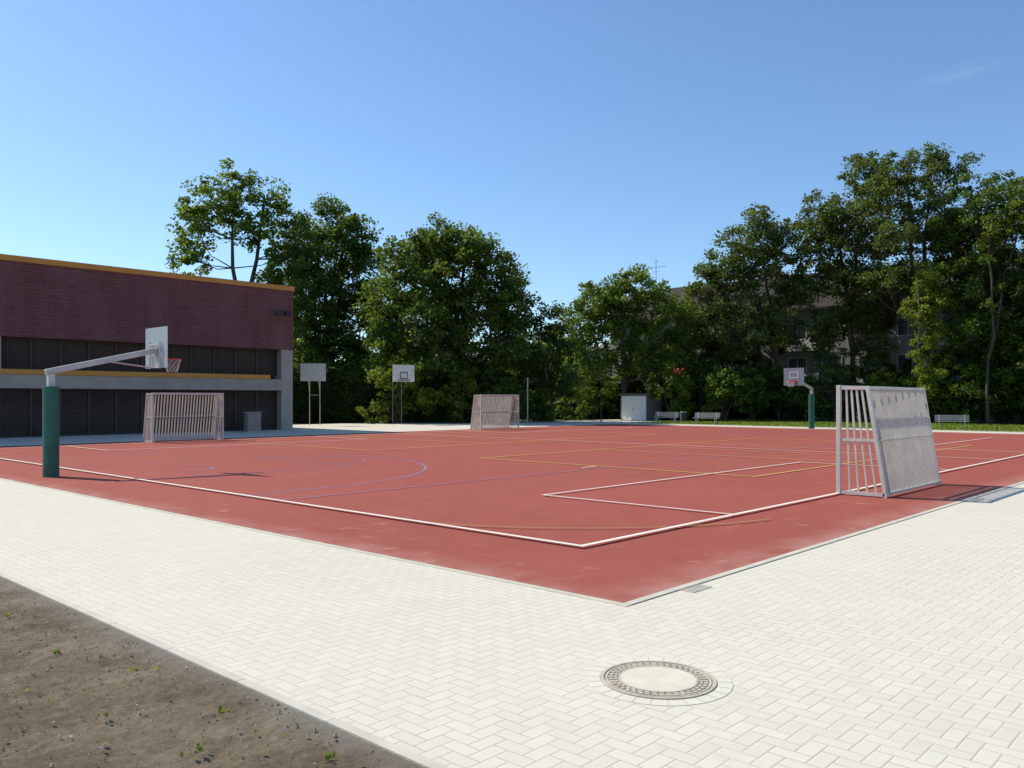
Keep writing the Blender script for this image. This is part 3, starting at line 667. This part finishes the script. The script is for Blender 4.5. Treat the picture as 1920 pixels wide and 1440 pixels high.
for i in range(6): an.tube([(ax-1.1+i*.42,AW/2-.3,rz_+2.7),(ax-1.1+i*.42,AW/2+.3,rz_+2.7)],.012,4)
an.obj('antenna',m_dsteel,ap)
lw=thing('low_house',(80,64,0),-math.pi/2,'low pale flat-roofed house hidden behind trees','building')
MB().b2(-8,8,0,9,0,7.6).obj('wall',m_rend,lw); MB().b2(-8.3,8.3,-.4,9.3,7.602,7.95).obj('roof',m_conc2,lw)
for fl in range(2):
    for k in range(5):
        p=MB().b2(-.9,.9,-.04,-.01,0,1.4).obj('window',m_glass,lw,loc=(-6.2+k*3.1,0,1.2+fl*3.3))
        MB().b2(-1,1,-.12,-.005,-.12,-.02).obj('sill',m_white,p)

# ------------------------------------------------------------ garage, benches, bin, lamps
g=thing('small_garage',(59.7,41.3,0),-math.pi/2-.22,'small white garage with pale door and dark frame','garage'); g.scale=(1.12,1,1)
MB().b2(-1.5,1.5,.1,1.6,0,2.2).obj('wall',m_dsteel,g)
MB().b2(-1.6,1.6,-.02,1.7,2.202,2.32).obj('roof',m_dsteel,g)
k=MB(); k.b2(-1.5,-1.42,-.02,.098,0,2.2);k.b2(1.36,1.5,-.02,.098,0,2.2);k.b2(-1.42,1.36,-.02,.098,2.12,2.2); k.obj('door_frame',m_dsteel,g)
d=MB().b2(-1.42,1.36,.04,.098,.03,2.12)
for i in range(12): d.b2(-1.40+i*.23,-1.40+i*.23+.218,.033,.039,.06,2.09)
d.obj('door',m_white,g); MB().b2(-.15,.05,-.0,.021,.95,1.0).obj('handle',m_black,g)
m_slat=simple('grey_bench_slats',(.36,.34,.30),.7,0,.2,4,40,.1)
def bench(loc,rz,label):
    e=thing('park_bench',loc,rz,label,'bench','grey slatted benches by the lawn')
    s=MB(); [s.b2(-.95,.95,-.25+i*.12,-.25+i*.12+.095,.43,.465) for i in range(4)]; s.obj('seat',m_slat,e,bevel=.005)
    s=MB(); [s.beam((-.95,.26+i*.03,.56+i*.115),(.95,.26+i*.03,.56+i*.115),.03,.095) for i in range(3)]; s.obj('backrest',m_slat,e)
    for x in(-.7,.7):
        l=MB(); l.beam((x,-.2,0),(x,-.2,.43),.06); l.beam((x,.2,0),(x,.2,.43),.06); l.beam((x,-.23,.405),(x,.23,.405),.045); l.beam((x,.23,.43),(x,.34,.86),.05); l.obj('leg',m_steel,e)
bench((54.7,34.9,.01),-math.pi/2+.25,'grey slatted bench on the lawn edge')
bench((54.4,31.3,.01),-math.pi/2+.2,'grey slatted bench on the lawn edge')
bench((56.6,15.5,.01),-math.pi/2+.3,'grey slatted bench standing alone on the lawn')
e=thing('litter_bin',(54.8,33.4,.01),0,'dark cylindrical litter bin on post between two benches','bin')
MB().tube([(0,0,.2),(0,0,.25),(0,0,.82),(0,0,.85)],[.17,.2,.23,.24],16).obj('drum',m_black,e); MB().tube([(.0,.26,0),(0,.26,.95)],.03,8).obj('post',m_steel,e); MB().ring((0,0,.86),.23,.015).obj('rim',m_steel,e)
def lamp(LD,h,label):
    x,y=P(*LD); e=thing('street_lamp',(x,y,0),0,label,'street lamp')
    MB().tube([(0,0,0),(0,0,1),(0,0,h)],[.06,.04,.035],10).obj('pole',m_black,e)
    gl=MB()
    pts=[(0,0,h+.22-.22*math.cos(math.pi*i/10)) for i in range(11)]; gl.tube(pts,[max(.01,.22*math.sin(math.pi*i/10)) for i in range(11)],14); gl.obj('globe',m_white,e,smooth=True)
    MB().tube([(0,0,h-.05),(0,0,h+.03)],[.06,.1],10).obj('collar',m_black,e)
lamp((7.2,68),5.9,'park lamp with white globe on slim dark pole')
x,y=P(1.15,62); e=thing('steel_post',(x,y,0),0,'slim pale metal post beside the shrubs','post')
MB().tube([(0,0,0),(0,0,3.35)],.045,8).obj('pole',m_conc2,e); MB().box((0,0,3.37),(.13,.13,.04)).obj('cap',m_conc2,e)

# ------------------------------------------------------------ weeds in soil
wl=[];wt=[]
for (x,y,k) in [(1.55,6.2,8),(2.2,6.5,7),(1.1,5.1,8),(1.95,5.0,7),(2.1,4.15,9),(1.5,3.9,8),(2.4,5.7,5),(.6,6.9,9),(.2,7.8,8),(1.7,7.2,5),(1.25,4.4,6),(2.45,4.55,5),(1.8,3.4,7),(.9,8.4,8),(2.3,7.9,5),(1.0,6.0,6),(.5,5.3,7),(1.95,8.8,6),(2.5,3.6,5),(.1,9.3,9)]:
    for _ in range(k+4): 
        wl.append((x+random.gauss(0,.018),y+random.gauss(0,.018),.032+abs(random.gauss(0,.012)))); wt.append(random.random())
for _ in range(300):
    wl.append((random.uniform(-2,2.7),random.uniform(2,12),.028)); wt.append(random.random())
o=leaves('weeds',np.array(wl),.026,np.array(wt),L_yel); o['kind']='stuff'; o['label']='small green weeds sprouting from bare soil'
N=18000; A=np.stack([RS.uniform(52.6,68.5,N),RS.uniform(9.1,37.4,N),RS.uniform(.01,.07,N)],1)
o=leaves('grass_tufts',A,.10,RS.uniform(0,1,N),L_yel,up=0.); o['kind']='stuff'; o['label']='short sunlit grass of the lawn'
